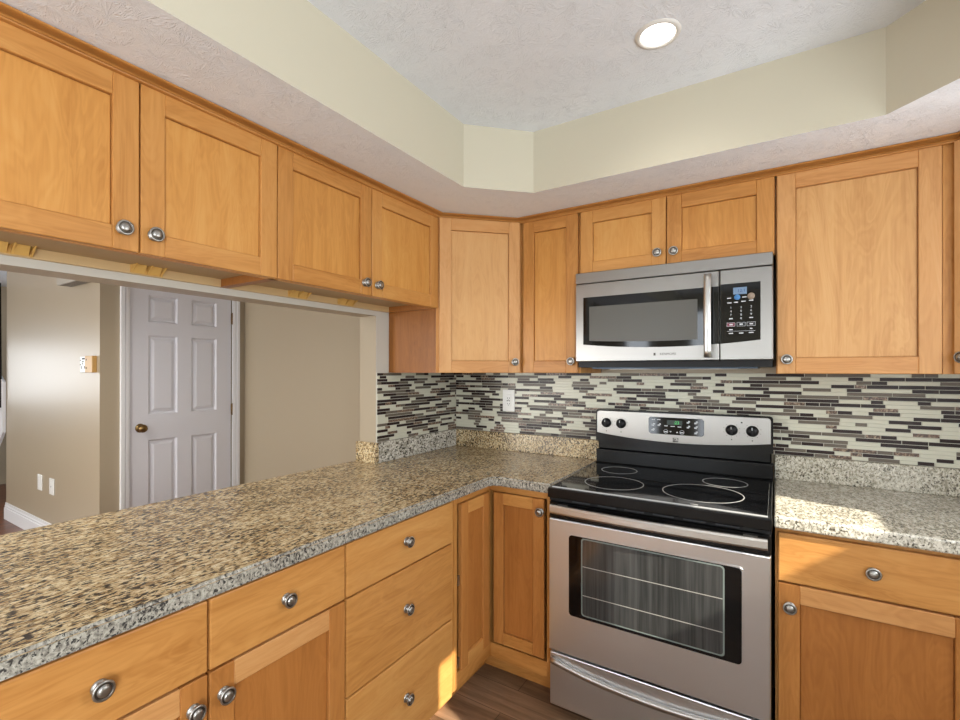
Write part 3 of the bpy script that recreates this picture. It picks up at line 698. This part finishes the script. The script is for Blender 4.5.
sec = [(-.008, -.016), (.006, -.0165), (.010, -.010), (.010, .010), (.006, .0165), (-.008, .016)]
m = MB().sweep(hp, sec)
for u_ in (x0+.06, x1-.06): m.fbox(FB, u_-.02, u_+.02, .827, .848, .680, .716)
obj('handle', m, [plain('oven_handle_steel', (206, 204, 200), .33, 1)], od)
# storage drawer with a bowed lip
m = MB(); m.fbox(FB, x0+.004, x1-.004, .045, .255, .642, .676, 0, .004, 2); sdw = obj('storage_drawer', m, [STEELV], t)
hp = []
for k in range(31):
    f = k/30; s_ = 2*f-1
    hp.append(((x0+.012+f*(x1-x0-.024), -.676, .190+.034*abs(s_)**2.2), (0, -1, 0), (0, 0, 1)))
m = MB().sweep(hp, [(0, -.016), (.012, -.010), (.020, .006), (.018, .012), (.008, .014), (0, .010)], 0, True); obj('handle', m, [bpy.data.materials['oven_handle_steel']], sdw)

# ------------------------------------------------------------------ ceiling downlight
def can(x, y, label, power=5):
    t = thing('ceiling_light', label, 'light', (x, y, H), 'recessed ceiling lights')
    m = MB(); m.lathe((x, y, H), (0, 0, -1), [(.049, 0), (.049, .002), (.054, .006), (.062, .005), (.066, 0)], 48, 0, False); obj('trim_ring', m, [plain('downlight_trim', (225, 222, 216), .5)], t)
    e = NT('downlight_lens'); e.set(Base_Color=(1,1,1,1), Emission_Color=(1, .97, .92, 1), Emission_Strength=6)
    m = MB(); m.lathe((x, y, H-.0005), (0, 0, -1), [(.049, 0), (.049, .0012), (0, .0012)], 40); obj('lens', m, [e.m], t)
    l = bpy.data.lights.new('downlight', 'SPOT'); l.energy = power; l.spot_size = math.radians(150); l.spot_blend = .8; l.shadow_soft_size = .055; l.color = (1, .95, .87)
    o = bpy.data.objects.new('downlight', l); COL.objects.link(o); o.parent = t; o.location = (0, 0, -.01)
can(1.39, -.938, 'round recessed downlight glowing in the textured tray ceiling')
can(-1.25, -2.3, 'unseen fill light added in the hall ceiling beyond the pass-through', 130)  # added out of view to brighten the hall door and walls

# ------------------------------------------------------------------ hall details
FH = Fr((0, HY, 0), (1, 0, 0))
for u_, lab, slot in ((-3.435, 'white wall plate low on the hall wall, left of the pair', 0), (-3.165, 'white wall plate low on the hall wall, right of the pair', 1)):
    t = thing('wall_plate', lab, 'outlet', (u_, HY-.003, .45), 'wall plates low on the hall wall')
    m = MB(); plate(m, FH, u_, .452, .095, .128, .0005, .007); obj('plate', m, PLATE, t)
    m = MB(); m.fbox(FH, u_-.02, u_+.02, .418, .486, .0076, .010, 0, .001); m.fbox(FH, u_-.004, u_+.004, .448, .456, .0101, .011, 1); obj('insert', m, [PLATE, DARKHOLE if slot else PLATE], t)
t = thing('thermostat', 'white and tan control box at the corner of the hall wall', 'thermostat', (-2.46, HY-.003, 1.42))
m = MB(); m.fbox(FH, -2.575, -2.44, 1.362, 1.478, .0005, .014, 0, .003); obj('white_plate', m, PLATE, t, 'white speckled plate')
for u_, z_, w, h in ((-2.53, 1.462, .05, .012), (-2.54, 1.440, .03, .008), (-2.585, 1.45, .012, .01), (-2.585, 1.42, .012, .012), (-2.545, 1.425, .02, .008), (-2.57, 1.398, .014, .022), (-2.51, 1.40, .014, .02), (-2.49, 1.415, .014, .01)):
    obj('button', MB().fbox(FH, u_+.02-w/2, u_+.02+w/2, z_-h/2, z_+h/2, .0142, .0148), [DARKHOLE], t)
m = MB(); m.fbox(FH, -2.438, -2.315, 1.362, 1.480, .0005, .03, 0, .003); 
for z_ in (1.453, 1.395): m.fbox(FH, -2.42, -2.405, z_-.006, z_+.006, .0302, .0308, 1)
obj('tan_cover', m, [plain('tan_cover', (186, 146, 82), .4), DARKHOLE], t, 'tan cover')
t = thing('door_chime', 'small vented box high on the hall wall', 'door chime', (-2.7, HY-.03, 2.05))
m = MB(); m.fbox(FH, -2.78, -2.42, 2.005, 2.16, .0005, .09, 0, .004); obj('box', m, plain('chime_grey', (168, 162, 150), .5), t)
m = MB().fbox(FH, -2.755, -2.445, 2.0032, 2.0048, .012, .078); obj('vent_panel', m, [plain('slot_grey', (128, 124, 116), .6)], t)
# foot of the stairs at the far end of the hall
t = thing('staircase', 'white staircase side with black handrail at the far left edge', 'staircase', (-5, -1.1, 0))
m = MB(); m.prism([(-4.36, -1.09, .80), (-4.36, -1.09, 1.27), (-5.6, -1.09, 1.9), (-5.6, -1.09, .1), (-5.0, -1.09, .25)], (0, .022, 0)); obj('stringer', m, [WHITE], t)
m = MB(); m.prism([(-4.42, -1.105, 1.0), (-4.42, -1.105, 1.03), (-5.6, -1.105, 1.6), (-5.6, -1.105, 1.57)], (0, -.04, 0)); obj('handrail', m, [BLACKP], t)
m = MB()
for k in range(1): m.prism([(-4.42-k*.25, -1.105, 1.03+k*.12), (-4.40-k*.25, -1.105, 1.03+k*.12), (-4.44-k*.25, -1.105, 2.2), (-4.46-k*.25, -1.105, 2.2)], (0, .02, 0))
obj('balusters', m, [BLACKP], t)
